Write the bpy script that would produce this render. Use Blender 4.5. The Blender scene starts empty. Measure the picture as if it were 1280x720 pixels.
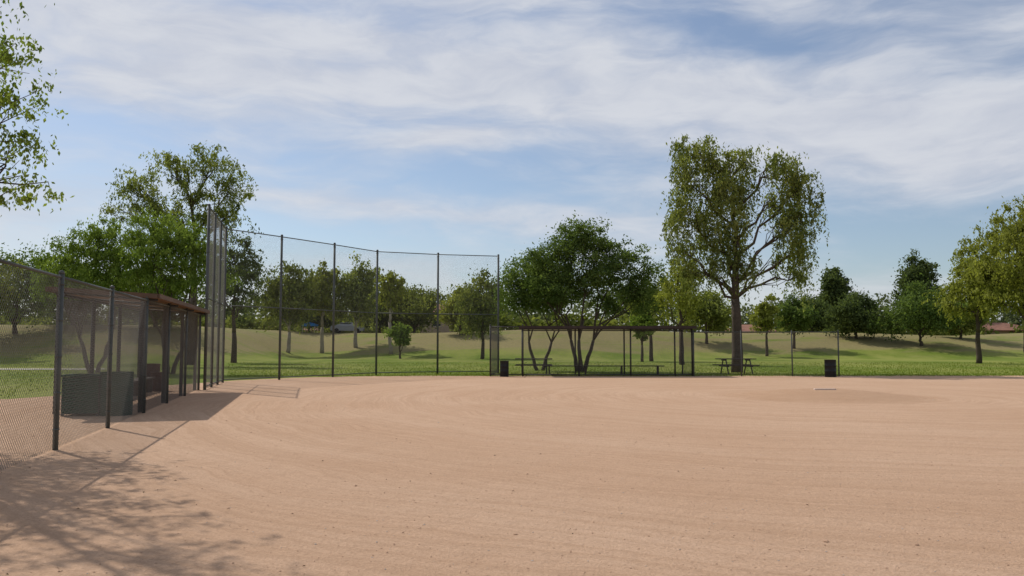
import bpy, math, random
import numpy as np
from mathutils import Vector
rad = math.radians
scene = bpy.context.scene
scene.view_settings.view_transform = 'Standard'
scene.view_settings.look = 'None'
scene.view_settings.exposure = 0

# ------------------------------------------------------------------ helpers
def nodes_of(m):
    m.use_nodes = True
    nt = m.node_tree
    for n in list(nt.nodes): nt.nodes.remove(n)
    return nt
def N(nt, t, **kw):
    n = nt.nodes.new(t)
    for k, v in kw.items(): setattr(n, k, v)
    return n
def setin(nt, sock, v):
    if isinstance(v, bpy.types.NodeSocket): nt.links.new(v, sock)
    else: sock.default_value = v
def M(nt, op, a, b=None, c=None, clamp=False):
    n = N(nt, 'ShaderNodeMath', operation=op); n.use_clamp = clamp
    setin(nt, n.inputs[0], a)
    if b is not None: setin(nt, n.inputs[1], b)
    if c is not None: setin(nt, n.inputs[2], c)
    return n.outputs[0]
def MR(nt, v, a, b, c, d, interp='SMOOTHSTEP'):
    n = N(nt, 'ShaderNodeMapRange', interpolation_type=interp)
    setin(nt, n.inputs[0], v)
    for i, x in enumerate((a, b, c, d)): n.inputs[i+1].default_value = x
    return n.outputs[0]
def MIX(nt, f, a, b, bt='MIX'):
    n = N(nt, 'ShaderNodeMix', data_type='RGBA', blend_type=bt)
    setin(nt, n.inputs[0], f)
    for s, v in ((n.inputs[6], a), (n.inputs[7], b)):
        if isinstance(v, tuple): v = (*v[:3], 1)
        setin(nt, s, v)
    return n.outputs[2]
def NOISE(nt, vec, scale, detail=4, rough=.55, dist=0.0):
    n = N(nt, 'ShaderNodeTexNoise')
    if vec is not None: nt.links.new(vec, n.inputs['Vector'])
    n.inputs['Scale'].default_value = scale; n.inputs['Detail'].default_value = detail
    n.inputs['Roughness'].default_value = rough; n.inputs['Distortion'].default_value = dist
    return n.outputs[0]
def MAPV(nt, vec, loc=(0,0,0), rot=(0,0,0), scl=(1,1,1), vt='POINT'):
    n = N(nt, 'ShaderNodeMapping', vector_type=vt)
    nt.links.new(vec, n.inputs[0])
    n.inputs[1].default_value = loc; n.inputs[2].default_value = rot; n.inputs[3].default_value = scl
    return n.outputs[0]
def out_bsdf(nt, col, rough=.9, bump=None, bstr=.3, bdist=.02, metal=0, spec=.2):
    p = N(nt, 'ShaderNodeBsdfPrincipled'); o = N(nt, 'ShaderNodeOutputMaterial')
    if isinstance(col, tuple): col = (*col[:3], 1)
    setin(nt, p.inputs['Base Color'], col); setin(nt, p.inputs['Roughness'], rough)
    p.inputs['Metallic'].default_value = metal; p.inputs['Specular IOR Level'].default_value = spec
    if bump is not None:
        b = N(nt, 'ShaderNodeBump'); b.inputs['Strength'].default_value = bstr; b.inputs['Distance'].default_value = bdist
        nt.links.new(bump, b.inputs['Height']); nt.links.new(b.outputs[0], p.inputs['Normal'])
    nt.links.new(p.outputs[0], o.inputs[0])
def simple_mat(name, col, rough=.8, var=.25, scale=8, metal=0, bstr=.2):
    m = bpy.data.materials.new(name); nt = nodes_of(m)
    g = N(nt, 'ShaderNodeNewGeometry')
    n1 = NOISE(nt, g.outputs['Position'], scale, 3, .65)
    n2 = NOISE(nt, g.outputs['Position'], scale*.17, 2, .6)
    f = MR(nt, M(nt, 'ADD', n1, n2), .6, 1.4, 0, 1, 'LINEAR')
    a = tuple(c*(1-var) for c in col); b = tuple(min(1, c*(1+var)) for c in col)
    out_bsdf(nt, MIX(nt, f, a, b), rough, n1 if bstr > 0 else None, bstr, .01, metal)
    return m

class Geo:
    """plain vertex/face accumulator"""
    def __init__(s): s.v = []; s.f = []; s.m = []
    def add(s, vs, fs, mi=0):
        b = len(s.v); s.v += [tuple(v) for v in vs]
        s.f += [tuple(i+b for i in f) for f in fs]; s.m += [mi]*len(fs)
    def box(s, c, d, mi=0, rz=0, rx=0, ry=0):
        cx, cy, cz = c; hx, hy, hz = d[0]/2, d[1]/2, d[2]/2
        from mathutils import Euler
        R = Euler((rx, ry, rz)).to_matrix()
        vs = [R @ Vector((x*hx, y*hy, z*hz)) + Vector(c) for x in (-1,1) for y in (-1,1) for z in (-1,1)]
        s.add(vs, [(0,1,3,2),(4,6,7,5),(0,4,5,1),(2,3,7,6),(0,2,6,4),(1,5,7,3)], mi)
    def tube(s, pts, rs, n=8, mi=0, caps=True):
        pts = [Vector(p) for p in pts]
        if not hasattr(rs, '__len__'): rs = [rs]*len(pts)
        b = len(s.v); prev = None
        for i, p in enumerate(pts):
            d = (pts[min(i+1, len(pts)-1)] - pts[max(i-1, 0)])
            if d.length < 1e-9: d = Vector((0,0,1))
            d.normalize()
            if prev is None:
                a = Vector((1,0,0)) if abs(d.x) < .8 else Vector((0,1,0))
            else: a = prev
            u = (a - d*a.dot(d)).normalized(); w = d.cross(u); prev = u
            for k in range(n):
                t = 2*math.pi*k/n
                s.v.append(tuple(p + (u*math.cos(t) + w*math.sin(t))*rs[i]))
        for i in range(len(pts)-1):
            for k in range(n):
                s.f.append((b+i*n+k, b+i*n+(k+1) % n, b+(i+1)*n+(k+1) % n, b+(i+1)*n+k)); s.m.append(mi)
        if caps:
            s.f.append(tuple(b+k for k in reversed(range(n)))); s.m.append(mi)
            e = b+(len(pts)-1)*n
            s.f.append(tuple(e+k for k in range(n))); s.m.append(mi)
    def obj(s, name, mats, parent=None, smooth=False, loc=None):
        me = bpy.data.meshes.new(name); me.from_pydata(s.v, [], s.f)
        for m in mats: me.materials.append(m)
        me.polygons.foreach_set('material_index', s.m)
        if smooth: me.polygons.foreach_set('use_smooth', [True]*len(s.f))
        me.update()
        o = bpy.data.objects.new(name, me); scene.collection.objects.link(o)
        if parent: o.parent = parent
        if loc: o.location = loc
        return o
def empty(name, loc=(0,0,0), rz=0):
    e = bpy.data.objects.new(name, None); scene.collection.objects.link(e)
    e.location = loc; e.rotation_euler = (0,0,rz); e.empty_display_size = .3
    return e

def sst(a, b, x):
    t = np.clip((x-a)/(b-a), 0, 1); return t*t*(3-2*t)
def height(x, y):
    x = np.asarray(x, float); y = np.asarray(y, float)
    off = 5*np.sin(x*.045+.6) + 3*np.sin(x*.11+2)
    h = 3.0*sst(86, 110, y+off)*(1+.10*np.sin(x*.07+1)+.05*np.sin(x*.19))
    left = sst(-22, -34, x)
    h2 = 3.4*sst(58, 80, y+off*.5)
    return (h*(1-left)+np.maximum(h, h2)*left)*(1-.72*sst(116, 130, y))

# ------------------------------------------------------------------ camera
cam_d = bpy.data.cameras.new('camera'); cam = bpy.data.objects.new('camera', cam_d)
scene.collection.objects.link(cam); scene.camera = cam
cam.location = (0, 0, 1.5); cam.rotation_euler = (rad(90+3.87), 0, 0)
cam_d.sensor_width = 36; cam_d.lens = 29.1; cam_d.clip_end = 6000; cam_d.clip_start = .05

# ------------------------------------------------------------------ sun + sky
EL, AZ = rad(46.5), rad(-45)
sl = bpy.data.lights.new('sun', 'SUN'); sl.energy = 3.4; sl.angle = rad(.5); sl.color = (1, .955, .88)
so = bpy.data.objects.new('sun', sl); scene.collection.objects.link(so)
sd = Vector((math.sin(AZ)*math.cos(EL), math.cos(AZ)*math.cos(EL), math.sin(EL)))
so.rotation_euler = sd.to_track_quat('Z', 'Y').to_euler(); so.location = sd*100

w = bpy.data.worlds.new('World'); scene.world = w; w.use_nodes = True
nt = w.node_tree
for n in list(nt.nodes): nt.nodes.remove(n)
sky = N(nt, 'ShaderNodeTexSky', sky_type='NISHITA')
sky.sun_disc = False; sky.sun_elevation = EL; sky.sun_rotation = AZ
sky.air_density = 1.0; sky.dust_density = .9; sky.ozone_density = 2.5; sky.altitude = 300
tc = N(nt, 'ShaderNodeTexCoord'); sp = N(nt, 'ShaderNodeSeparateXYZ')
nrm = N(nt, 'ShaderNodeVectorMath', operation='NORMALIZE'); nt.links.new(tc.outputs['Generated'], nrm.inputs[0])
nt.links.new(nrm.outputs[0], sp.inputs[0])
az = M(nt, 'MULTIPLY', M(nt, 'ARCTAN2', sp.outputs[0], sp.outputs[1]), 57.2958)
el = M(nt, 'MULTIPLY', M(nt, 'ARCSINE', sp.outputs[2]), 57.2958)
cv = N(nt, 'ShaderNodeCombineXYZ'); nt.links.new(az, cv.inputs[0]); nt.links.new(el, cv.inputs[1])
# wispy warp of the direction field
wn = N(nt, 'ShaderNodeTexNoise'); nt.links.new(MAPV(nt, cv.outputs[0], scl=(.07, .18, 1)), wn.inputs['Vector'])
wn.inputs['Scale'].default_value = 1; wn.inputs['Detail'].default_value = 3
ws = N(nt, 'ShaderNodeVectorMath', operation='SUBTRACT'); nt.links.new(wn.outputs['Color'], ws.inputs[0]); ws.inputs[1].default_value = (.5,.5,.5)
wm = N(nt, 'ShaderNodeVectorMath', operation='MULTIPLY'); nt.links.new(ws.outputs[0], wm.inputs[0]); wm.inputs[1].default_value = (9, 4, 0)
wa = N(nt, 'ShaderNodeVectorMath', operation='ADD'); nt.links.new(wm.outputs[0], wa.inputs[0]); nt.links.new(cv.outputs[0], wa.inputs[1])
W = wa.outputs[0]
n1 = NOISE(nt, MAPV(nt, W, rot=(0,0,rad(9)), scl=(.05, .22, 1)), 1, 6, .57, .1)
n2 = NOISE(nt, MAPV(nt, W, loc=(7,3,0), rot=(0,0,rad(12)), scl=(.16, .58, 1)), 1, 6, .58, .2)
dens = M(nt, 'ADD', M(nt, 'MULTIPLY', M(nt, 'SUBTRACT', n1, .5), 1.8), M(nt, 'MULTIPLY', M(nt, 'SUBTRACT', n2, .5), 1.15))
dens = M(nt, 'ADD', dens, .52)
banks = [(-23, 20, 19, 7, -4, .55), (-3, 18.6, 22, 5, -9, .55), (21, 15.0, 18, 5.4, -13, .62), (29, 13, 12, 5, -8, .35),
         (2, 24.5, 34, 2.8, 0, .4), (15, 20.4, 11, 1.8, -9, -.75), (-13, 22.5, 8, 1.2, 0, -.35), (-7, 11.8, 24, 3.4, -3, -.5), (-5, 13.6, 9, 1.7, 4, .75),
         (26, 7, 15, 3.6, -3, -.6), (-32, 8, 8, 3.0, 0, .35), (-8, 9.6, 17, 1.4, -2, .5), (-12, 6.5, 22, 2.4, 0, -.35), (-27, 13.5, 9, 2.2, -8, -.35), (9, 9, 8, 3.0, 0, .25)]
for a0, e0, ra, re, ro, amp in banks:
    mp = MAPV(nt, W, loc=(a0, e0, 0), rot=(0, 0, rad(ro)), scl=(ra, re, 1), vt='TEXTURE')
    ln = N(nt, 'ShaderNodeVectorMath', operation='LENGTH'); nt.links.new(mp, ln.inputs[0])
    dens = M(nt, 'ADD', dens, MR(nt, ln.outputs['Value'], 0, 1.15, amp, 0))
cl = MR(nt, dens, -.1, 1.2, 0, .93)
skyc = MIX(nt, .15, sky.outputs[0], (5.0, 5.4, 6.2))
ccol = MIX(nt, MR(nt, n2, .3, .7, 0, 1), (5.7, 6.0, 6.8), (6.8, 7.0, 7.5))
mixc = MIX(nt, cl, skyc, ccol)
bg = N(nt, 'ShaderNodeBackground'); bg.inputs[1].default_value = .1
nt.links.new(mixc, bg.inputs[0]); wo = N(nt, 'ShaderNodeOutputWorld'); nt.links.new(bg.outputs[0], wo.inputs[0])

# ------------------------------------------------------------------ ground
m_grass = bpy.data.materials.new('grass_ground'); nt = nodes_of(m_grass)
g = N(nt, 'ShaderNodeNewGeometry'); P = g.outputs['Position']; s3 = N(nt, 'ShaderNodeSeparateXYZ'); nt.links.new(P, s3.inputs[0])
a = NOISE(nt, MAPV(nt, P, scl=(.14, .07, .1)), 1, 5, .65)
b = NOISE(nt, P, 3.5, 4, .7); c = NOISE(nt, MAPV(nt, P, scl=(.09, .22, .1)), 1, 6, .72, .6)
green = MIX(nt, b, (.078, .118, .013), (.168, .222, .036))
green = MIX(nt, MR(nt, a, .38, .62, 0, .75), green, (.255, .262, .068))
tan = MIX(nt, b, (.16, .135, .060), (.33, .27, .13))
hz = M(nt, 'ADD', MR(nt, s3.outputs[2], .05, 1.1, 0, .62), M(nt, 'MULTIPLY', M(nt, 'SUBTRACT', c, .5), 2.8))
col = MIX(nt, MR(nt, hz, .12, .7, 0, .92), green, tan)
out_bsdf(nt, col, .95, b, .6, .04, spec=.05)

xs = np.concatenate([np.linspace(-1800, -150, 12, endpoint=False), np.linspace(-150, 150, 151), np.linspace(150, 1800, 13)[1:]])
ys = np.concatenate([np.linspace(-60, 40, 6, endpoint=False), np.linspace(40, 140, 61), np.linspace(140, 4000, 20)[1:]])
X, Y = np.meshgrid(xs, ys); Z = height(X, Y)
G = Geo(); G.v = list(zip(X.ravel().tolist(), Y.ravel().tolist(), Z.ravel().tolist()))
nx = len(xs)
for j in range(len(ys)-1):
    for i in range(nx-1): G.f.append((j*nx+i, j*nx+i+1, (j+1)*nx+i+1, (j+1)*nx+i))
G.m = [0]*len(G.f); G.obj('ground', [m_grass], smooth=True)

m_dirt = bpy.data.materials.new('infield_dirt'); nt = nodes_of(m_dirt)
g = N(nt, 'ShaderNodeNewGeometry'); P = g.outputs['Position']; s3 = N(nt, 'ShaderNodeSeparateXYZ'); nt.links.new(P, s3.inputs[0])
dx = M(nt, 'SUBTRACT', s3.outputs[0], 9.0); dy = M(nt, 'SUBTRACT', 23.5, s3.outputs[1])
rr = M(nt, 'SQRT', M(nt, 'ADD', M(nt, 'MULTIPLY', dx, dx), M(nt, 'MULTIPLY', dy, dy)))
wob = NOISE(nt, P, .25, 3, .5)
rw = M(nt, 'ADD', rr, M(nt, 'MULTIPLY', wob, 1.6))
th = M(nt, 'ARCTAN2', dx, dy)
pc = N(nt, 'ShaderNodeCombineXYZ'); nt.links.new(rw, pc.inputs[0]); nt.links.new(M(nt, 'MULTIPLY', th, 1.2), pc.inputs[1])
rake = NOISE(nt, MAPV(nt, pc.outputs[0], scl=(10, 1.3, 1)), 1, 4, .6)
rakeb = NOISE(nt, MAPV(nt, pc.outputs[0], scl=(2.2, .7, 1)), 1, 4, .55)
big = NOISE(nt, P, .22, 4, .6); mid = NOISE(nt, P, 3.0, 4, .7); fine = NOISE(nt, P, 45, 4, .75); grit = NOISE(nt, P, 170, 2, .7)
col = MIX(nt, MR(nt, big, .3, .7, 0, 1), (.560, .360, .235), (.625, .420, .286))
col = MIX(nt, MR(nt, rake, .38, .62, 0, .42), col, (.455, .288, .182))
col = MIX(nt, MR(nt, rakeb, .45, .65, 0, .32), col, (.66, .455, .318))
col = MIX(nt, MR(nt, mid, .3, .5, .25, 0), col, (.44, .275, .172))
col = MIX(nt, MR(nt, fine, .35, .62, .45, 0), col, (.35, .21, .13))
col = MIX(nt, MR(nt, grit, .60, .75, 0, .45), col, (.75, .57, .45))
disc = M(nt, 'ADD', rr, M(nt, 'MULTIPLY', M(nt, 'SUBTRACT', mid, .5), 1.6))
col = MIX(nt, MR(nt, disc, 2.2, 3.5, .40, 0), col, (.40, .24, .14))
h = M(nt, 'ADD', M(nt, 'MULTIPLY', rake, .9), M(nt, 'ADD', M(nt, 'MULTIPLY', mid, .9), M(nt, 'ADD', M(nt, 'MULTIPLY', fine, .58), M(nt, 'MULTIPLY', grit, .13))))
out_bsdf(nt, col, .97, h, .85, .036, spec=.05)

random.seed(5)
edge = [(120, 41), (60, 40), (30, 39.6), (14, 39.0), (6, 38.8), (0, 38.9), (-4, 39.0), (-7.5, 38.2), (-9.6, 36.6), (-11.2, 34.2), (-12.4, 30), (-12.6, 25.5), (-13.6, 22.6), (-18, 21.2), (-30, 20.3), (-60, 19), (-100, 18)]
bp = []
for (x0, y0), (x1, y1) in zip(edge[:-1], edge[1:]):
    L = math.hypot(x1-x0, y1-y0); n = max(2, int(L/.35))
    for k in range(n):
        t = k/n; bp.append((x0+(x1-x0)*t+random.uniform(-.1, .1), y0+(y1-y0)*t+random.uniform(-.2, .2)))
bp += [(-100, 18), (-100, -40), (120, -40)]
G = Geo(); G.add([(x, y, .014) for x, y in bp], [tuple(range(len(bp)))]); G.obj('dirt_infield', [m_dirt])
# low pitcher's mound, its rim sunk just below the dirt
G = Geo(); nr, na = 8, 40; MH = .22; vs = [(8.8, 23.5, MH)]
for i in range(1, nr+1):
    r = 3.1*i/nr; z = .006+(MH-.006)*(1-sst(.15, 1.0, i/nr))
    vs += [(8.8+r*math.cos(6.28318*k/na), 23.5+r*math.sin(6.28318*k/na), float(z)) for k in range(na)]
fs = [(0, 1+k, 1+(k+1) % na) for k in range(na)]
for i in range(nr-1):
    fs += [(1+i*na+k, 1+(i+1)*na+k, 1+(i+1)*na+(k+1) % na, 1+i*na+(k+1) % na) for k in range(na)]
G.add(vs, fs); G.obj('pitchers_mound', [m_dirt], smooth=True)
m_white = simple_mat('plate_rubber', (.62, .49, .40), .85, .2, 20)
G = Geo(); G.box((0, 0, .012), (.60, .15, .05)); G.box((0, 0, .0395), (.57, .12, .006)); G.obj('pitching_rubber', [m_white], loc=(8.75, 23.3, MH-.006))

m_conc = simple_mat('concrete', (.48, .44, .38), .9, .2, 3)
G = Geo(); pts = [(x, 49.5+1.2*math.sin(x*.06)) for x in np.linspace(-90, -24, 30)]
for (x0, y0), (x1, y1) in zip(pts[:-1], pts[1:]):
    G.add([(x0, y0, .02), (x1, y1, .02), (x1, y1+1.9, .02), (x0, y0+1.9, .02)], [(0,1,2,3)])
G.obj('concrete_path', [m_conc])

# pebbles / clods
rng = np.random.default_rng(3)
G = Geo()
octa = np.array([(1,0,0),(-1,0,0),(0,1,0),(0,-1,0),(0,0,1),(0,0,-1)], float)
of = [(0,2,4),(2,1,4),(1,3,4),(3,0,4),(2,0,5),(1,2,5),(3,1,5),(0,3,5)]
for i in range(7500):
    y = 3.6 + 20*rng.random()**1.6; x = (rng.random()*1.5-.78)*y*.9
    s = .003+.006*rng.random()**3
    if rng.random() < .008: s *= 2.2
    v = octa*s*rng.uniform(.6, 1.3, (6, 3))*np.array([1.2, 1, .6])
    G.add((v+np.array([x, y, .014+s*.3])).tolist(), of, 0 if rng.random() < .8 else 1)
for i in range(70):   # dried leaves, twigs
    y = rng.uniform(5, 16); x = -.25*y+rng.normal()*.32*y
    a = rng.random()*6.28; s = rng.uniform(.01, .026)
    G.add([(x, y, .02), (x+s*math.cos(a), y+s*math.sin(a), .03), (x+s*1.6*math.cos(a+.4), y+s*1.6*math.sin(a+.4), .022)], [(0,1,2)], 2)
G.obj('gravel', [simple_mat('clod', (.46, .29, .19), .95, bstr=0), simple_mat('stone', (.5, .42, .35), .9, bstr=0), simple_mat('dry_leaf', (.12, .08, .04), .9, bstr=0)])

# grass blades close to the field edge
nb = 60000
yb = 38.3 + 30*rng.random(nb)**1.8; xb = (rng.random(nb)*1.35-.36)*yb*.95
nb2 = 12000
yb2 = 21 + 40*rng.random(nb2); xb2 = -(13.5+rng.random(nb2)*14)-(yb2-21)*.25
xb = np.concatenate([xb, xb2]); yb = np.concatenate([yb, yb2])
k = ~((yb < 38.8) & (xb > -8) & (rng.random(len(xb)) < .7)) & ~((xb < -22) & (np.abs(yb-50.5) < 2.6)); xb, yb = xb[k], yb[k]; nb = len(xb)
hb = rng.uniform(.03, .085, nb)*np.where(rng.random(nb) < .04, 1.9, 1); ab = rng.random(nb)*6.28; wb = rng.uniform(.008, .02, nb)
V = np.zeros((nb, 3, 3))
V[:,0] = np.stack([xb-wb*np.cos(ab), yb-wb*np.sin(ab), np.zeros(nb)], 1)
V[:,1] = np.stack([xb+wb*np.cos(ab), yb+wb*np.sin(ab), np.zeros(nb)], 1)
V[:,2] = np.stack([xb+rng.normal(0,.03,nb), yb+rng.normal(0,.03,nb), hb], 1)

def np_mesh(name, V, mats, lv=None, mi=None):
    n, kk = V.shape[:2]
    me = bpy.data.meshes.new(name); me.vertices.add(n*kk); me.vertices.foreach_set('co', V.reshape(-1))
    me.loops.add(n*kk); me.loops.foreach_set('vertex_index', np.arange(n*kk, dtype=np.int32))
    me.polygons.add(n); me.polygons.foreach_set('loop_start', np.arange(0, n*kk, kk, dtype=np.int32))
    for m in mats: me.materials.append(m)
    if lv is not None:
        at = me.attributes.new('lv', 'FLOAT', 'FACE'); at.data.foreach_set('value', lv.astype(np.float32))
    me.update(calc_edges=True); me.validate()
    o = bpy.data.objects.new(name, me); scene.collection.objects.link(o); return o

def leaf_mat(name, dark, light, trans=.36, k=1.25):
    dark = tuple(v*k for v in dark); light = tuple(v*k for v in light)
    m = bpy.data.materials.new(name); nt = nodes_of(m)
    at = N(nt, 'ShaderNodeAttribute', attribute_name='lv')
    col = MIX(nt, at.outputs['Fac'], dark, light)
    d = N(nt, 'ShaderNodeBsdfDiffuse'); t = N(nt, 'ShaderNodeBsdfTranslucent')
    nt.links.new(col, d.inputs[0])
    tcn = MIX(nt, 1.0, col, (1.45, 1.5, .75), 'MULTIPLY'); nt.links.new(tcn, t.inputs[0])
    mx = N(nt, 'ShaderNodeMixShader'); mx.inputs[0].default_value = trans
    nt.links.new(d.outputs[0], mx.inputs[1]); nt.links.new(t.outputs[0], mx.inputs[2])
    o = N(nt, 'ShaderNodeOutputMaterial'); nt.links.new(mx.outputs[0], o.inputs[0]); return m
np_mesh('grass', V, [leaf_mat('blade', (.085, .13, .015), (.21, .245, .045), k=1)], rng.random(nb))

# ------------------------------------------------------------------ trees
L_olive = leaf_mat('leaf_olive', (.070, .090, .024), (.190, .205, .062))
L_sage = leaf_mat('leaf_sage', (.078, .100, .028), (.225, .245, .080), trans=.42)
L_green = leaf_mat('leaf_green', (.048, .078, .023), (.132, .175, .054))
L_bright = leaf_mat('leaf_bright', (.080, .120, .024), (.190, .245, .058))
L_dark = leaf_mat('leaf_dark', (.040, .057, .024), (.100, .126, .048))
L_far_hazed = leaf_mat('leaf_far_hazed', (.060, .075, .042), (.128, .146, .076))  # distance haze put into the leaf colour: paler, slightly bluish, low contrast
L_yell = leaf_mat('leaf_yellow', (.115, .130, .026), (.255, .265, .066))
bark = simple_mat('bark', (.085, .065, .048), .95, .4, 6, bstr=.8)
bark_pale = simple_mat('bark_pale', (.33, .28, .22), .9, .35, 5, bstr=.6)

def build_tree(name, x, y, clumps, fork, tr, leafm, barkm=bark, ncl=120, lpc=70, ls=.2, cr=.5, droop=1.0, stems=1, seed=0, limb_n=10, flat=1.0, lim=.36, slim=.5, leader=.72):
    rg = np.random.default_rng(seed+17)
    z0 = float(height(x, y))
    G = Geo(); base = np.array([x, y, z0-.15])
    lean = rg.normal(0, .15, 2)
    fk = np.array([x+lean[0]*fork*.25, y+lean[1]*fork*.25, z0+fork])
    def path(a, b, n, wob, up=0):
        p = []
        for i in range(n+1):
            t = i/n; q = a*(1-t)+b*t + rg.normal(0, wob, 3)*(0 < i < n); q[2] += up*math.sin(math.pi*t)
            p.append(q)
        return p
    if stems == 1:
        G.tube(path(base, fk, 4, tr*.22), np.linspace(tr*1.25, tr*.85, 5).tolist(), 9)
        zt = max(c[2] for c in clumps); wts = np.array([c[3] for c in clumps]); mx_ = sum(c[0]*c[3] for c in clumps)/wts.sum()
        tip = np.array([x+mx_*.5+rg.normal(0, .15), y, fk[2]+(zt-fk[2])*leader])
        nl = 8; ld = path(fk, tip, nl, tr*.45)
        G.tube(ld, np.linspace(tr*.85, tr*.18, nl+1).tolist(), 8)
        roots = []
        for c in clumps:
            want = c[2]-1.0-abs(c[0])*.75
            i = int(np.clip(round((want-fk[2])/max(.1, tip[2]-fk[2])*nl), 0, nl-1)); roots.append(ld[i])
    else:
        roots = []; sp = []
        for s_ in range(stems):
            t = 6.283*s_/stems + .3; e = np.array([x+math.cos(t)*fork*.42, y+math.sin(t)*fork*.3, z0+fork])
            b0 = base+np.array([math.cos(t)*tr*.8, math.sin(t)*tr*.8, 0])
            G.tube(path(b0, e, 4, tr*.3), np.linspace(tr*.8, tr*.5, 5).tolist(), 8); sp.append(e)
        for c in clumps:
            cc = np.array([x+c[0], y+c[1]]); roots.append(min(sp, key=lambda e: np.hypot(*(e[:2]-cc))))
    vol = np.array([c[3]*c[4]*c[5] for c in clumps])**.8; vol = vol/vol.sum()
    C = []; 
    for ci, c in enumerate(clumps):
        cen = np.array([x+c[0], y+c[1], c[2]]); R = np.array(c[3:6])
        lr = tr*lim
        lp = path(roots[ci], cen-np.array([0, 0, R[2]*.25]), 5, .12+.04*R[0], .25)
        G.tube(lp, np.linspace(lr*1.15, lr*.28, 6).tolist(), 7)
        k = max(3, int(ncl*vol[ci]))
        d = rg.normal(size=(k, 3)); d /= np.linalg.norm(d, axis=1)[:, None]
        r = rg.random(k)**.42; pos = cen + d*r[:, None]*R*rg.uniform(.85, 1.22, (k, 1))
        for j in range(min(k, limb_n)):
            st = lp[rg.integers(2, 6)]
            G.tube(path(st, pos[j], 3, .1, .1), [lr*.3, lr*.24, lr*.16, lr*.07], 5)
        C.append(pos)
    C = np.concatenate(C); K = len(C)
    size = cr*rg.uniform(.5, 1.4, K); tone = rg.normal(.5, .22, K)
    idx = np.repeat(np.arange(K), (lpc*rg.uniform(.5, 1.4, K)).astype(int)); n = len(idx)
    off = rg.normal(size=(n, 3))*size[idx][:, None]*.62; off[:, 2] *= .75*flat
    if droop > 1:
        # hanging sprays: several strands per cluster, leaves strung down each
        ns = 5; strand = rg.normal(size=(K*ns, 2))*np.repeat(size, ns)[:, None]*.75; slen = rg.uniform(.4, 1.6, K*ns)*np.repeat(size, ns)*(droop-1)*1.6
        si = idx*ns+rg.integers(0, ns, n); tt = rg.random(n)
        off2 = np.concatenate([strand[si]*(.8+.35*tt[:, None]), (-tt*slen[si]+.25*size[idx])[:, None]], 1)+rg.normal(size=(n, 3))*size[idx][:, None]*.15
        use = rg.random(n) < .72; off[use] = off2[use]
    pos = C[idx]+off
    nrm_ = rg.normal(size=(n, 3)); nrm_[:, 2] += .35; nrm_ /= np.linalg.norm(nrm_, axis=1)[:, None]
    t1 = np.cross(nrm_, rg.normal(size=(n, 3))); t1 /= np.linalg.norm(t1, axis=1)[:, None]+1e-9
    if droop > 1:
        t1[:, 2] -= 1.1; t1 /= np.linalg.norm(t1, axis=1)[:, None]
        nrm_ = np.cross(t1, rg.normal(size=(n, 3))); nrm_ /= np.linalg.norm(nrm_, axis=1)[:, None]+1e-9
    t2 = np.cross(nrm_, t1)
    a = (ls*rg.uniform(.6, 1.3, n))[:, None]*.5; bb = a*slim
    V = np.stack([pos-t1*a, pos+t2*bb-t1*a*.1, pos+t1*a, pos-t2*bb-t1*a*.1], 1)
    lv = np.clip(tone[idx]+rg.normal(0, .16, n), 0, 1)
    nbv, nbf = len(G.v), len(G.f)
    me = bpy.data.meshes.new(name)
    bl = np.array([i for f in G.f for i in f], np.int32); bc = np.array([len(f) for f in G.f], np.int32)
    allv = np.concatenate([np.array(G.v, float), V.reshape(-1, 3)])
    me.vertices.add(len(allv)); me.vertices.foreach_set('co', allv.reshape(-1))
    loops = np.concatenate([bl, np.arange(nbv, nbv+4*n, dtype=np.int32)])
    me.loops.add(len(loops)); me.loops.foreach_set('vertex_index', loops)
    starts = np.concatenate([np.cumsum(bc)-bc, len(bl)+np.arange(0, 4*n, 4)]).astype(np.int32)
    me.polygons.add(len(starts)); me.polygons.foreach_set('loop_start', starts)
    me.materials.append(barkm); me.materials.append(leafm)
    me.polygons.foreach_set('material_index', np.concatenate([np.zeros(nbf, np.int32), np.ones(n, np.int32)]))
    me.polygons.foreach_set('use_smooth', np.concatenate([np.ones(nbf, bool), np.zeros(n, bool)]))
    at = me.attributes.new('lv', 'FLOAT', 'FACE'); at.data.foreach_set('value', np.concatenate([np.zeros(nbf), lv]).astype(np.float32))
    me.update(calc_edges=True); me.validate()
    o = bpy.data.objects.new(name, me); scene.collection.objects.link(o); return o

def auto_tree(name, t, d, top, cb, wid, leafm, seed=0, n=7, **kw):
    """t: tangent of bearing, d: distance; top/crown-bottom/width in metres"""
    rg = np.random.default_rng(seed+900); x, y = t*d, d
    z0 = float(height(x, y)); H = (top-cb); cl = []
    for i in range(n):
        f = (i+.5)/n; z = cb+H*(.18+.66*f)
        r = wid*.5*math.sqrt(max(.08, 1-(2*f-.9)**2*.8))
        a = i*2.4+rg.random(); q = r*rg.uniform(.35, .62)
        if i == n-1: q *= .3
        cl.append((math.cos(a)*q, math.sin(a)*q, z, r*.58*rg.uniform(.8, 1.2), r*.58, H*.25*rg.uniform(.75, 1.2)))
    px = d/830.0
    kw.setdefault('ls', max(.18, px*3.0)); kw.setdefault('cr', wid*.105)
    vol = wid*wid*H
    kw.setdefault('ncl', int(min(200, 50+vol*.55))); kw.setdefault('lpc', 60); kw.setdefault('tr', .05+top*.014)
    fork = max(.6, (cb-z0)*.75)
    return build_tree(name, x, y, cl, fork, leafm=leafm, seed=seed, limb_n=5, **kw)

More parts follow.
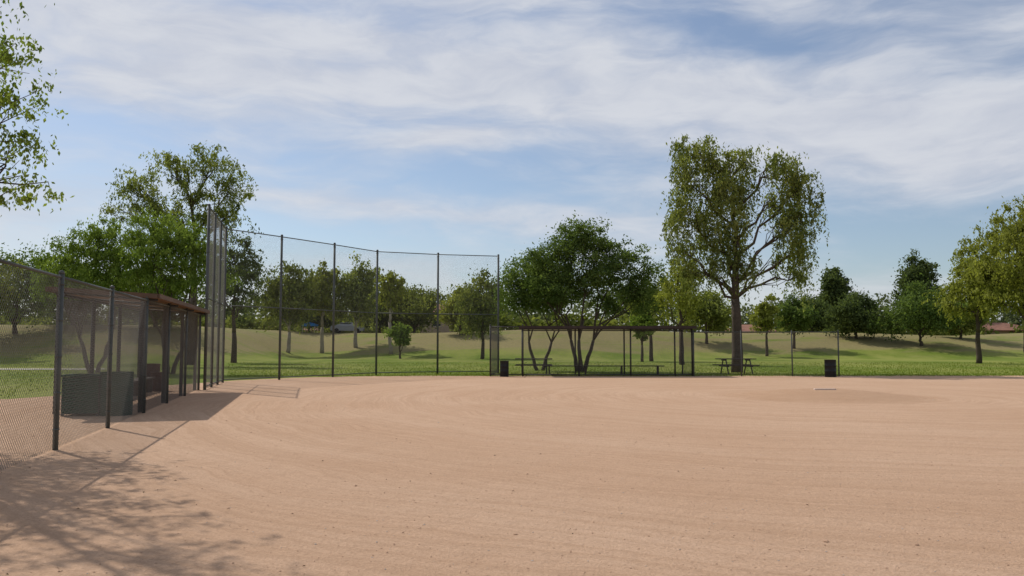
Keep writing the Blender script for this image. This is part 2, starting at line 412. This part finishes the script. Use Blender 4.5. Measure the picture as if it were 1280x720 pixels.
# tall weeping tree right of centre: two lobes parted by a thin gap, long hanging skirts
build_tree('willow_tree', 11.9, 44, [(-1.8,0,12.0,1.2,1.4,.7), (-.9,.2,11.3,1.0,1.2,.8), (.6,.3,11.5,.95,1.2,.7), (-2.8,0,10.5,.85,1.3,1.1), (-.8,-.4,9.7,1.2,1.5,1.2),
    (-2.9,.2,8.6,.85,1.3,1.2), (-1.4,.3,7.6,1.0,1.3,1.2), (-2.8,0,6.8,.75,1,.9), (.4,0,9.5,.75,1.0,1.2), (.1,-.3,7.4,.8,1.0,1.2), (-.7,-.4,6.0,.8,1,.8), (-2.4,.2,5.6,.7,.8,.5), (.3,-.4,5.7,.5,.9,.7), (-1.5,-.2,5.3,.6,.8,.4),
    (2.7,0,11.1,1.2,1.4,.7), (3.7,.2,10.0,.9,1.3,1.0), (3.7,0,8.3,.85,1.2,1.2), (3.4,0,6.7,.8,1.1,1.1), (2.4,.2,9.6,.7,1,.8), (2.6,-.2,7.9,.6,.9,1.1), (3.3,.2,5.3,.6,.8,.6), (2.6,0,6.0,.5,.8,.6)],
    3.9, .26, L_sage, ncl=520, lpc=76, ls=.19, cr=.31, droop=3.5, seed=1, lim=.30, slim=.38)
# mesquite pair behind the right dugout
build_tree('mesquite_tree', 3.75, 45, [(.1,0,7.2,1.5,1.7,1.0), (-1.7,.2,6.1,1.4,1.4,1.1), (2.1,0,6.1,1.5,1.5,1.0), (.4,-.8,5.3,1.9,1.6,1.1), (3.5,.2,5.1,1.15,1.3,.9),
    (-1.2,-.3,4.5,1.5,1.4,.9), (1.5,.5,4.2,1.6,1.5,.9), (3.1,-.2,4.0,1.0,1.2,.75), (-2.4,.3,4.9,.9,1.1,.8), (.9,.2,7.0,.9,1,.8), (-.6,0,6.6,1.1,1.2,.8)], 1.7, .16, L_green, ncl=440, lpc=85, ls=.15, cr=.36, stems=3, seed=22, lim=.32)
build_tree('mesquite_tree', 1.6, 47, [(-.9,0,5.5,1.3,1.3,.95), (.5,0,5.6,1.3,1.3,.9), (-1.3,.2,4.2,1.1,1.2,.9), (.1,-.3,4.2,1.3,1.3,.9), (1.3,0,4.6,1.1,1.1,.9)],
    1.6, .14, L_green, ncl=210, lpc=75, ls=.16, cr=.36, stems=2, seed=3, lim=.32)
# big cottonwood at left
build_tree('cottonwood_tree', -23.3, 60, [(-4.0,0,13.0,1.7,1.9,1.3), (-1.4,0,14.4,1.7,1.7,1.2), (1.1,.3,14.9,1.7,1.8,1.1), (2.9,0,13.0,1.4,1.5,1.3), (0,-.3,12.3,1.8,1.6,1.1),
    (-2.8,.2,11.2,1.7,1.6,1.1), (1.8,.2,10.7,1.4,1.5,1.1), (-5.0,0,11.3,1.1,1.2,.8), (-1,0,10.4,1.6,1.5,1), (2.9,.1,11.2,1.1,1.2,.9)], 5.5, .30, L_sage, ncl=300, lpc=60, ls=.22, cr=.42, droop=1.9, seed=4, limb_n=14, lim=.32, slim=.4)
# palo verdes behind left dugout
build_tree('palo_verde_tree', -17.3, 42, [(-1.2,0,7.2,1.5,1.4,1.1), (.5,0,7.1,1.3,1.3,1.0), (1.5,0,5.9,1.3,1.3,1.1), (-.4,-.4,5.9,1.6,1.4,1.0), (1.9,0,4.7,1.0,1.2,.8), (-1.8,0,5.3,1.3,1.3,.9), (0,0,4.6,1.4,1.3,.8)],
    1.9, .16, L_bright, ncl=360, lpc=85, ls=.15, cr=.34, droop=1.6, stems=3, seed=5, lim=.3, slim=.4)
build_tree('palo_verde_tree', -21.6, 43, [(-1.7,0,6.0,1.4,1.3,1.1), (.1,0,6.9,1.5,1.4,1.1), (1.3,0,6.2,1.3,1.3,1.0), (-.3,-.3,5.1,1.7,1.5,1.0), (-2.3,0,4.6,1.2,1.3,.8), (1.2,0,4.6,1.3,1.3,.9)],
    1.8, .16, L_bright, ncl=330, lpc=85, ls=.15, cr=.34, droop=1.6, stems=2, seed=6, lim=.3, slim=.4)
# near tree whose branches hang into the frame at upper left
build_tree('cottonwood_tree', -10.6, 13.2, [(1.9,-.3,6.2,1.1,1.2,.9), (2.2,0,5.3,1.0,1.1,.6), (2.1,.2,4.3,.95,1.1,.6), (.9,-.6,4.3,1.3,1.3,.9), (.4,.6,6.4,1.6,1.5,.9), (-1.6,0,6.0,1.7,1.6,1.1), (-.8,-1.2,5.0,1.5,1.4,1.0), (2.1,-.9,3.7,.8,.8,.35), (1.0,-1.9,5.4,1.2,1.1,.8),
    (2.7,-2.6,5.0,1.1,1.1,.7), (1.6,-3.0,4.8,1.2,1.1,.7), (3.2,-3.4,4.9,.9,1.0,.5), (2.8,-1.8,5.7,.9,1.0,.6), (.3,-2.4,4.6,1.3,1.2,.8), (3.8,-3.1,6.9,.9,.9,.35), (3.2,-2.1,7.0,.9,.9,.4), (2.2,-3.4,6.0,1.1,1.1,.6), (4.2,-3.9,7.0,.7,.8,.25)],
    2.3, .2, L_bright, ncl=600, lpc=54, ls=.08, cr=.24, droop=1.35, seed=7, limb_n=20, lim=.26, leader=.4)
# everything else
auto_tree('elm_tree', -.60, 75, 10.3, 3.5, 9, L_green, 11)
auto_tree('elm_tree', -.53, 82, 9.5, 3.5, 8, L_dark, 12)
auto_tree('elm_tree', -.655, 68, 9.0, 3.0, 8, L_olive, 13)
auto_tree('elm_tree', -.335, 66, 10.8, 3.2, 5.0, L_dark, 14, droop=1.6)
auto_tree('elm_tree', -.43, 80, 9.0, 3.5, 9, L_dark, 15)
auto_tree('gum_tree', -.270, 92, 10.8, 3.6, 6.6, L_olive, 21, barkm=bark_pale, droop=1.9)
auto_tree('gum_tree', -.229, 95, 11.2, 4.4, 4.6, L_yell, 22, barkm=bark_pale, droop=2.0)
auto_tree('gum_tree', -.188, 97, 11.6, 3.8, 6.0, L_sage, 23, barkm=bark_pale, droop=1.9)
auto_tree('gum_tree', -.146, 90, 9.8, 5.0, 3.6, L_yell, 24, barkm=bark_pale, droop=1.6)
auto_tree('elm_tree', -.118, 114, 9.6, 3.6, 9, L_olive, 25)
auto_tree('elm_tree', -.160, 116, 9.4, 3.6, 8, L_dark, 42)
auto_tree('elm_tree', -.245, 115, 8.6, 3.6, 9, L_dark, 43)
auto_tree('desert_shrub', -.135, 84, 3.9, .9, 2.8, L_bright, 26)
auto_tree('ash_tree', -.036, 82, 8.8, 2.4, 6.2, L_olive, 27, droop=1.6)
auto_tree('ash_tree', -.062, 100, 8.4, 3.0, 5.8, L_yell, 28)
auto_tree('ash_tree', .205, 60, 8.2, 3.2, 4.0, L_yell, 29, droop=2.0)
auto_tree('ash_tree', .168, 72, 7.4, 3.0, 4.6, L_olive, 30)
auto_tree('ash_tree', .157, 70, 4.2, 1.9, 2.4, L_bright, 31)
auto_tree('ash_tree', .235, 96, 8.0, 2.9, 6.5, L_sage, 41)
auto_tree('ash_tree', .307, 88, 6.8, 2.6, 3.0, L_yell, 32)
auto_tree('ash_tree', .340, 93, 6.9, 2.8, 5.0, L_green, 33)
auto_tree('ash_tree', .362, 112, 7.6, 3.4, 6.5, L_dark, 44)
auto_tree('pine_tree', .388, 140, 14.8, 5.0, 6.4, L_dark, 34, lpc=70)
auto_tree('pine_tree', .488, 140, 16.4, 6.0, 7.4, L_dark, 35, lpc=70)
auto_tree('ash_tree', .415, 98, 7.4, 2.6, 7.0, L_dark, 36)
auto_tree('ash_tree', .493, 93, 8.2, 2.4, 9.0, L_green, 37)
auto_tree('ash_tree', .541, 100, 7.2, 2.8, 6.5, L_olive, 38)
auto_tree('sycamore_tree', .622, 60, 12.0, 2.9, 9.4, L_yell, 39, ncl=460, n=11, lpc=90, ls=.22, cr=.5, droop=1.7)
auto_tree('sycamore_tree', .562, 64, 9.2, 3.2, 5.6, L_yell, 40, ncl=220, lpc=85, ls=.22, cr=.45, droop=1.6)

def tree_mass(name, rows, leafm, seed, nl=650):
    rg = np.random.default_rng(seed); Vs = []; ls_ = []
    for x, y, top, wd in rows:
        z0 = float(height(x, y)); n = int(nl); tb = rg.normal(0, .18)
        k = 18; cz = z0+(top-z0)*rg.uniform(.15, .85, k); cx = x+rg.normal(0, wd*.3, k); cy = y+rg.normal(0, wd*.28, k); tn = rg.normal(.5, .2, k)+tb
        ii = rg.integers(0, k, n); s = wd*.14
        pos = np.stack([cx[ii], cy[ii], cz[ii]], 1)+rg.normal(size=(n, 3))*s*np.array([1, 1, .7])
        pos[:, 2] = np.maximum(pos[:, 2], z0+.1)
        a = rg.normal(size=(n, 3)); a /= np.linalg.norm(a, axis=1)[:, None]; b = np.cross(a, rg.normal(size=(n, 3))); b /= np.linalg.norm(b, axis=1)[:, None]
        q = (.42*rg.uniform(.6, 1.3, n))[:, None]
        Vs.append(np.stack([pos-a*q, pos+b*q*.6, pos+a*q, pos-b*q*.6], 1)); ls_.append(np.clip(tn[ii]+rg.normal(0, .15, n), 0, 1))
    np_mesh(name, np.concatenate(Vs), [leafm], np.concatenate(ls_))
rg = np.random.default_rng(8)
tree_mass('distant_trees', [(x+rg.normal()*2, 160+rg.uniform(-8, 12), 8.2+rg.uniform(0, 5.2)+1.3*math.sin(x*.09), 8) for x in np.linspace(-140, 140, 82)], L_far_hazed, 1, 720)
tree_mass('distant_hedge', [(x+rg.normal()*1.2, 126+rg.uniform(-4, 5), 4.5+rg.uniform(0, 2.4), 4.5) for x in np.linspace(-100, 100, 66) if rg.random() < .82 and not (34 < x < 42) and not (71 < x < 80) and not (-16 < x < -9)], L_olive, 2, 450)

# ------------------------------------------------------------------ fences
m_galv = simple_mat('galvanised_wire', (.17, .162, .148), .55, .15, 3, metal=.1, bstr=0)
m_postg = simple_mat('fence_post_metal', (.090, .096, .088), .55, .3, 4, metal=.2, bstr=0)
m_dark = simple_mat('dark_painted_steel', (.050, .048, .043), .55, .3, 5, bstr=0)
def chainlink(G, p0, p1, z0, z1, pitch=.0707, r=.0018, mi=0, seg=.35):
    p0 = Vector((*p0, 0)); p1 = Vector((*p1, 0)); L = (p1-p0).length; u = (p1-p0)/L; nn = Vector((-u.y, u.x, 0)); H = z1-z0
    for fam in (1, -1):
        c = -H if fam == 1 else 0.0
        end = L if fam == 1 else L+H
        while c < end:
            if fam == 1: a0, a1 = max(0, -c), min(H, L-c); q0, q1 = (c+a0, a0), (c+a1, a1)
            else: a0, a1 = max(0, c-L), min(H, c); q0, q1 = (c-a0, a0), (c-a1, a1)
            if a1-a0 > .02:
                A = p0+u*q0[0]+nn*(.002*fam)+Vector((0,0,z0+q0[1])); B = p0+u*q1[0]+nn*(.002*fam)+Vector((0,0,z0+q1[1]))
                d = (B-A).normalized(); e = d.cross(nn)
                tri = [nn*r, e*r*.87-nn*r*.5, -e*r*.87-nn*r*.5]
                k = max(1, int((B-A).length/seg)); vs = []; fs = []
                for i in range(k+1):
                    C = A.lerp(B, i/k); vs += [C+t for t in tri]
                for i in range(k):
                    o = i*3; fs += [(o, o+1, o+4, o+3), (o+1, o+2, o+5, o+4), (o+2, o, o+3, o+5)]
                G.add(vs, fs, mi)
            c += pitch
def fence(name, pts, H, rails, pr, post_h=None, posts=None, mesh=True, mp=None, pitch=.0707, r=.0018):
    e = empty(name); mp = mp or m_postg
    P_ = Geo(); R_ = Geo(); C_ = Geo()
    for (x, y) in (posts if posts is not None else pts):
        hh = post_h or H+.05
        P_.tube([(x, y, -.1), (x, y, hh)], pr, 10); P_.tube([(x, y, hh), (x, y, hh+.03), (x, y, hh+.05)], [pr*1.15, pr*1.0, pr*.3], 10)
        for zz in np.linspace(.3, H-.1, 5): P_.tube([(x, y, zz-.012), (x, y, zz+.012)], pr*1.18, 10)
    for a, b in zip(pts[:-1], pts[1:]):
        for z in rails: R_.tube([(*a, z), (*b, z)], .021, 8)
        if mesh: chainlink(C_, a, b, .04, H, pitch, r)
    P_.obj('posts', [mp], e, True); R_.obj('rails', [mp], e, True)
    if mesh: C_.obj('chain_link_mesh', [m_galv], e)
    return e
def fl(d): return (-6.42-.245*(d-11.76), d)
fence('chain_link_fence', [fl(2.6), fl(5.7), fl(8.75), fl(11.76), fl(14.8), fl(18.0), fl(20.9), fl(23.9), fl(26.9)], 2.45, [2.45], .038, r=.0022)
back = [(-9.95, 26.95), (-10.37, 28.7), (-10.8, 30.5), (-11.2, 32.2), (-9.68, 34.6), (-8.06, 37.4), (-6.57, 40.2), (-3.72, 41.5), (-.70, 42.3)]
fence('backstop_fence', back, 6.0, [6.0, 3.0, .12], .05, mp=m_postg)
fence('chain_link_fence', [(-.70, 42.25), (-1.0, 38.3), (.5, 38.3)], 2.3, [2.3, .1], .035, mp=m_dark)
fence('chain_link_fence', [(8.4, 38.4), (10.6, 38.4), (12.95, 38.4), (15.1, 38.4)], 2.05, [2.05], .032, mp=m_postg)

# ------------------------------------------------------------------ dugouts
m_roofu = simple_mat('roof_plywood', (.22, .125, .07), .8, .3, 3)
m_fascia = simple_mat('roof_fascia', (.13, .085, .058), .7, .3, 3)
m_roof = simple_mat('roof_metal', (.16, .12, .10), .6, .25, 2, metal=.2)
m_wood = simple_mat('bench_wood', (.10, .075, .055), .8, .35, 5)
m_woodd = simple_mat('dark_wood', (.050, .038, .032), .8, .35, 5)
a0 = fl(18.1); dirx = Vector((-.245, 1, 0)).normalized(); ang = math.atan2(dirx.y, dirx.x)
dg = empty('dugout', (a0[0], a0[1], 0), ang); Ld = 9.2; Dd = 1.8
G = Geo()
for i in range(4):
    xx = .15+i*(Ld-.3)/3
    for yy, zt in ((.12, 2.50), (Dd, 2.62)):
        G.tube([(xx, yy, -.05), (xx, yy, zt)], .05, 10)
    G.tube([(xx, -.18, 2.465), (xx, Dd+.1, 2.62)], .03, 6)
G.tube([(0, .12, 2.46), (Ld, .12, 2.46)], .03, 8); G.tube([(0, Dd, 2.56), (Ld, Dd, 2.56)], .03, 8)
G.obj('frame', [m_dark], dg, True)
G = Geo(); tl = math.atan2(.14, Dd+.6)
G.box((Ld/2, Dd/2-.03, 2.60), (Ld+.2, Dd+.40, .035), 0, rx=tl)
G.obj('roof_deck', [m_roofu], dg)
G = Geo()
for i in range(int((Ld+.2)/.16)):
    G.box((-.06+i*.16, Dd/2-.03, 2.632), (.07, Dd+.42, .022), 0, rx=tl)
G.obj('roof_ribs', [m_roof], dg)
G = Geo(); G.box((Ld/2, -.25, 2.545), (Ld+.24, .035, .10), 0); G.box((Ld/2, Dd+.19, 2.665), (Ld+.24, .035, .10), 0)
G.box((-.12, Dd/2-.03, 2.605), (.035, Dd+.38, .10), 0, rx=tl); G.box((Ld+.12, Dd/2-.03, 2.605), (.035, Dd+.38, .10), 0, rx=tl)
G.obj('fascia', [m_fascia], dg)
G = Geo()
for k in range(3): G.box((Ld/2, Dd-.55+k*.14, .46), (Ld-1.6, .12, .04), 0)
for i in range(5):
    xx = 1.1+i*(Ld-2.2)/4; G.box((xx, Dd-.42, .22), (.06, .3, .43), 0)
G.obj('bench', [m_wood], dg)
G = Geo(); chainlink(G, (.15, Dd+.05), (Ld-.15, Dd+.05), .04, 2.5, r=.002); chainlink(G, (.12, .2), (.12, Dd-.05), .04, 2.5, r=.002); chainlink(G, (Ld-.12, .2), (Ld-.12, Dd-.05), .04, 2.5, r=.002)
G.obj('chain_link_mesh', [m_galv], dg)

# right dugout
dg = empty('dugout', (.5, 38.5, 0)); Ld = 7.85; Dd = 2.2
G = Geo()
for xx in (.0, 2.6, 5.0, 7.05, Ld):
    G.tube([(xx, 0, -.05), (xx, 0, 2.24)], .038, 10)
for xx in (0, 2.6, 5.0, Ld): G.tube([(xx, Dd, -.05), (xx, Dd, 2.2)], .038, 10)
for z in (2.2, .08): G.tube([(0, 0, z), (Ld, 0, z)], .026, 8)
G.tube([(0, Dd, 2.16), (Ld, Dd, 2.16)], .026, 8)
G.obj('frame', [m_dark], dg, True)
G = Geo(); G.box((Ld/2, Dd/2, 2.275), (Ld+.3, Dd+.5, .04), 0); G.obj('roof_deck', [m_roofu], dg)
G = Geo()
for i in range(int((Ld+.3)/.16)): G.box((-.08+i*.16, Dd/2, 2.308), (.07, Dd+.5, .022), 0)
G.obj('roof_ribs', [m_roof], dg)
G = Geo(); G.box((Ld/2, -.27, 2.27), (Ld+.34, .035, .13), 0); G.box((Ld/2, Dd+.27, 2.27), (Ld+.34, .035, .13), 0)
G.obj('fascia', [m_woodd], dg)
G = Geo()
for k in range(3): G.box((Ld/2, Dd-.62+k*.14, .44), (Ld-2.0, .12, .04), 0)
for i in range(4): G.box((1.3+i*(Ld-2.6)/3, Dd-.48, .21), (.06, .3, .42), 0)
G.obj('bench', [m_woodd], dg)
G = Geo(); chainlink(G, (0, 0), (Ld, 0), .04, 2.2); chainlink(G, (0, Dd), (Ld, Dd), .04, 2.16); chainlink(G, (0, 0), (0, Dd), .04, 2.2); chainlink(G, (Ld, 0), (Ld, Dd), .04, 2.2)
G.obj('chain_link_mesh', [m_galv], dg)

# ------------------------------------------------------------------ furniture
def picnic_table(x, y, rz, L=1.85):
    e = empty('picnic_table', (x, y, .0), rz)
    G = Geo()
    for k in range(5): G.box((0, -.3+k*.15, .755), (L, .135, .04))
    G.obj('table_top', [m_woodd], e); G = Geo()
    for s in (-1, 1):
        for k in range(2): G.box((0, s*(.62+k*.14), .45), (L, .13, .04))
    G.obj('seats', [m_woodd], e); G = Geo()
    for s in (-1, 1):
        xx = s*(L/2-.32)
        G.box((xx, 0, .70), (.045, .66, .07)); G.box((xx, 0, .40), (.045, 1.5, .07))
        for q in (-1, 1): G.tube([(xx+.035, q*.22, .73), (xx+.035, q*.62, 0)], .034, 6)
    G.obj('legs', [m_dark], e)
picnic_table(11.2, 41.6, .06); picnic_table(1.1, 41.8, -.05)

def barrel(name, x, y, mat, H=.86, R=.29, z=.012):
    e = empty(name, (x, y, z)); G = Geo(); prof = []
    prof = [(0, R*.97), (.02, R), (H*.32, R), (H*.335, R*1.035), (H*.35, R), (H*.64, R), (H*.655, R*1.035), (H*.67, R), (H*.97, R), (H*.985, R*1.04), (H, R*1.02)]
    G.tube([(0, 0, p[0]+i*1e-5) for i, p in enumerate(prof)], [p[1] for p in prof], 28, caps=False)
    n = 28
    ring = lambda r, zz: [(math.cos(6.28318*k/n)*r, math.sin(6.28318*k/n)*r, zz) for k in range(n)]
    G.add(ring(R*1.02, H+.001)+ring(R*.93, H+.001)+ring(R*.92, .3), [(k, (k+1) % n, (k+1) % n+n, k+n) for k in range(n)]+[(k+n, (k+1) % n+n, (k+1) % n+2*n, k+2*n) for k in range(n)]+[tuple(range(2*n, 3*n))])
    G.obj('drum', [mat], e, True); return e
m_black = simple_mat('black_drum', (.018, .018, .018), .5, .3, 6)
m_greend = simple_mat('green_drum', (.008, .045, .026), .8, .3, 6)
m_brown = simple_mat('brown_drum', (.10, .045, .03), .7, .3, 6)
barrel('trash_barrel', 14.4, 37.6, m_black, .78, .25); barrel('trash_barrel', -.35, 38.0, m_black, .72, .2)
barrel('trash_barrel', fl(17.6)[0]-.46, 17.5, m_greend, .90, .32); barrel('trash_barrel', -11.75, 27.0, m_brown, .85, .3)
barrel('trash_barrel', -11.15, 26.3, m_brown, .6, .25)
# slatted equipment bin
e = empty('equipment_bin', (-8.95, 17.5, .012), .15); G = Geo()
for k in range(9):
    z = .1+k*.082
    for s in (-1, 1): G.box((0, s*.33, z), (.70, .02, .070)); G.box((s*.36, 0, z), (.02, .62, .070))
G.obj('slats', [m_greend], e); G = Geo()
for sx in (-1, 1):
    for sy in (-1, 1): G.box((sx*.34, sy*.305, .41), (.045, .045, .8))
G.box((0, 0, .06), (.66, .6, .03)); G.obj('frame', [m_dark], e); G = Geo(); G.box((0, 0, .835), (.78, .72, .04)); G.box((0, -.3, .865), (.3, .03, .02)); G.obj('lid', [m_greend], e)

# ------------------------------------------------------------------ houses, car, tent
m_tile = simple_mat('terracotta_tile', (.25, .125, .085), .9, .35, 2); m_stucco = simple_mat('stucco', (.38, .29, .21), .9, .15, 1)
m_glass = simple_mat('window_glass', (.03, .035, .04), .15, .2, 1); m_trim = simple_mat('trim', (.5, .45, .38), .8, .1, 1)
def house(x, y, W_, D_, Hh, Rh, rz=0):
    z = float(height(x, y)); e = empty('stucco_house', (x, y, z-.2), rz)
    G = Geo(); G.box((0, 0, Hh/2), (W_, D_, Hh)); G.obj('walls', [m_stucco], e)
    G = Geo(); o = .6; w2, d2 = W_/2+o, D_/2+o; rl = max(.5, W_/2-D_/2)
    G.add([(-w2,-d2,Hh+.01),(w2,-d2,Hh+.01),(w2,d2,Hh+.01),(-w2,d2,Hh+.01),(-rl,0,Hh+Rh),(rl,0,Hh+Rh),(-w2,-d2,Hh+.16),(w2,-d2,Hh+.16),(w2,d2,Hh+.16),(-w2,d2,Hh+.16)],
          [(3,2,1,0),(0,1,7,6),(1,2,8,7),(2,3,9,8),(3,0,6,9),(6,7,5,4),(8,9,4,5),(7,8,5),(9,6,4)]); G.obj('roof', [m_tile], e)
    G = Geo(); T = Geo(); k = int(W_//3.2)
    for fl_ in range(max(1, int(Hh//2.7))):
        for i in range(k):
            xx = -W_/2+(i+.5)*W_/k; zz = 1.5+fl_*2.8
            G.box((xx, -D_/2-.02, zz), (1.2, .05, 1.1)); T.box((xx, -D_/2-.03, zz-.62), (1.5, .12, .1)); T.box((xx, -D_/2-.03, zz+.62), (1.5, .1, .1))
    G.obj('windows', [m_glass], e); T.obj('window_trim', [m_trim], e)
    G = Geo(); G.box((W_*.12, -D_/2-.035, 1.05), (1.0, .06, 2.1)); G.obj('door', [m_wood], e)
house(-12.4, 136, 6, 8, 5.8, 1.6, .1); house(38, 134, 8.5, 7, 2.7, 1.3, -.1); house(77, 132, 10, 7, 2.8, 1.4, .05); house(92, 137, 9, 8, 2.8, 1.5, 0); house(-38, 150, 14, 10, 3.0, 1.8, .1)
def car(x, y, rz, col):
    e = empty('parked_car', (x, y, float(height(x, y))+.02), rz)
    prof = [(-2.2,.35),(-2.25,.75),(-2.1,.98),(-1.5,1.03),(-.95,1.43),(.55,1.46),(1.25,1.0),(2.1,.85),(2.25,.6),(2.2,.3)]
    G = Geo(); n = len(prof)
    vs = []
    for s in (-1, 1):
        for px_, pz in prof: vs.append((px_, s*(.88 if pz < 1.1 else .70), pz))
    G.add(vs, [tuple(range(n))[::-1], tuple(range(n, 2*n))]+[(i, (i+1) % n, (i+1) % n+n, i+n) for i in range(n)])
    G.obj('body', [simple_mat('car_paint', col, .3, .05, 2)], e)
    G = Geo()
    for s in (-1, 1): G.add([(-1.3, s*.845, 1.06), (1.0, s*.845, 1.06), (.5, s*.735, 1.38), (-.9, s*.735, 1.38)], [(0,1,2,3)])
    G.obj('windows', [m_glass], e); G = Geo()
    for sx in (-1.4, 1.4):
        for s in (-1, 1): G.tube([(sx, s*.70, .33), (sx, s*.93, .33)], .33, 18)
    G.obj('wheels', [m_black], e)
car(-22.6, 114.0, .05, (.30, .31, .33))
e = empty('canopy_tent', (-27.2, 111.5, float(height(-27.2, 111.5)))); G = Geo()
for sx in (-1, 1):
    for sy in (-1, 1): G.tube([(sx*.8, sy*.8, 0), (sx*.8, sy*.8, 1.0)], .03, 6)
G.obj('poles', [m_trim], e); G = Geo()
G.add([(-.9,-.9,.9),(.9,-.9,.9),(.9,.9,.9),(-.9,.9,.9),(-.9,-.9,1.15),(.9,-.9,1.15),(.9,.9,1.15),(-.9,.9,1.15),(0,0,1.5)], [(0,1,5,4),(1,2,6,5),(2,3,7,6),(3,0,4,7),(4,5,8),(5,6,8),(6,7,8),(7,4,8)])
G.obj('canopy', [simple_mat('blue_fabric', (.02, .16, .38), .8, .1, 2)], e)
print('faces', sum(len(o.data.polygons) for o in bpy.data.objects if o.type == 'MESH'))
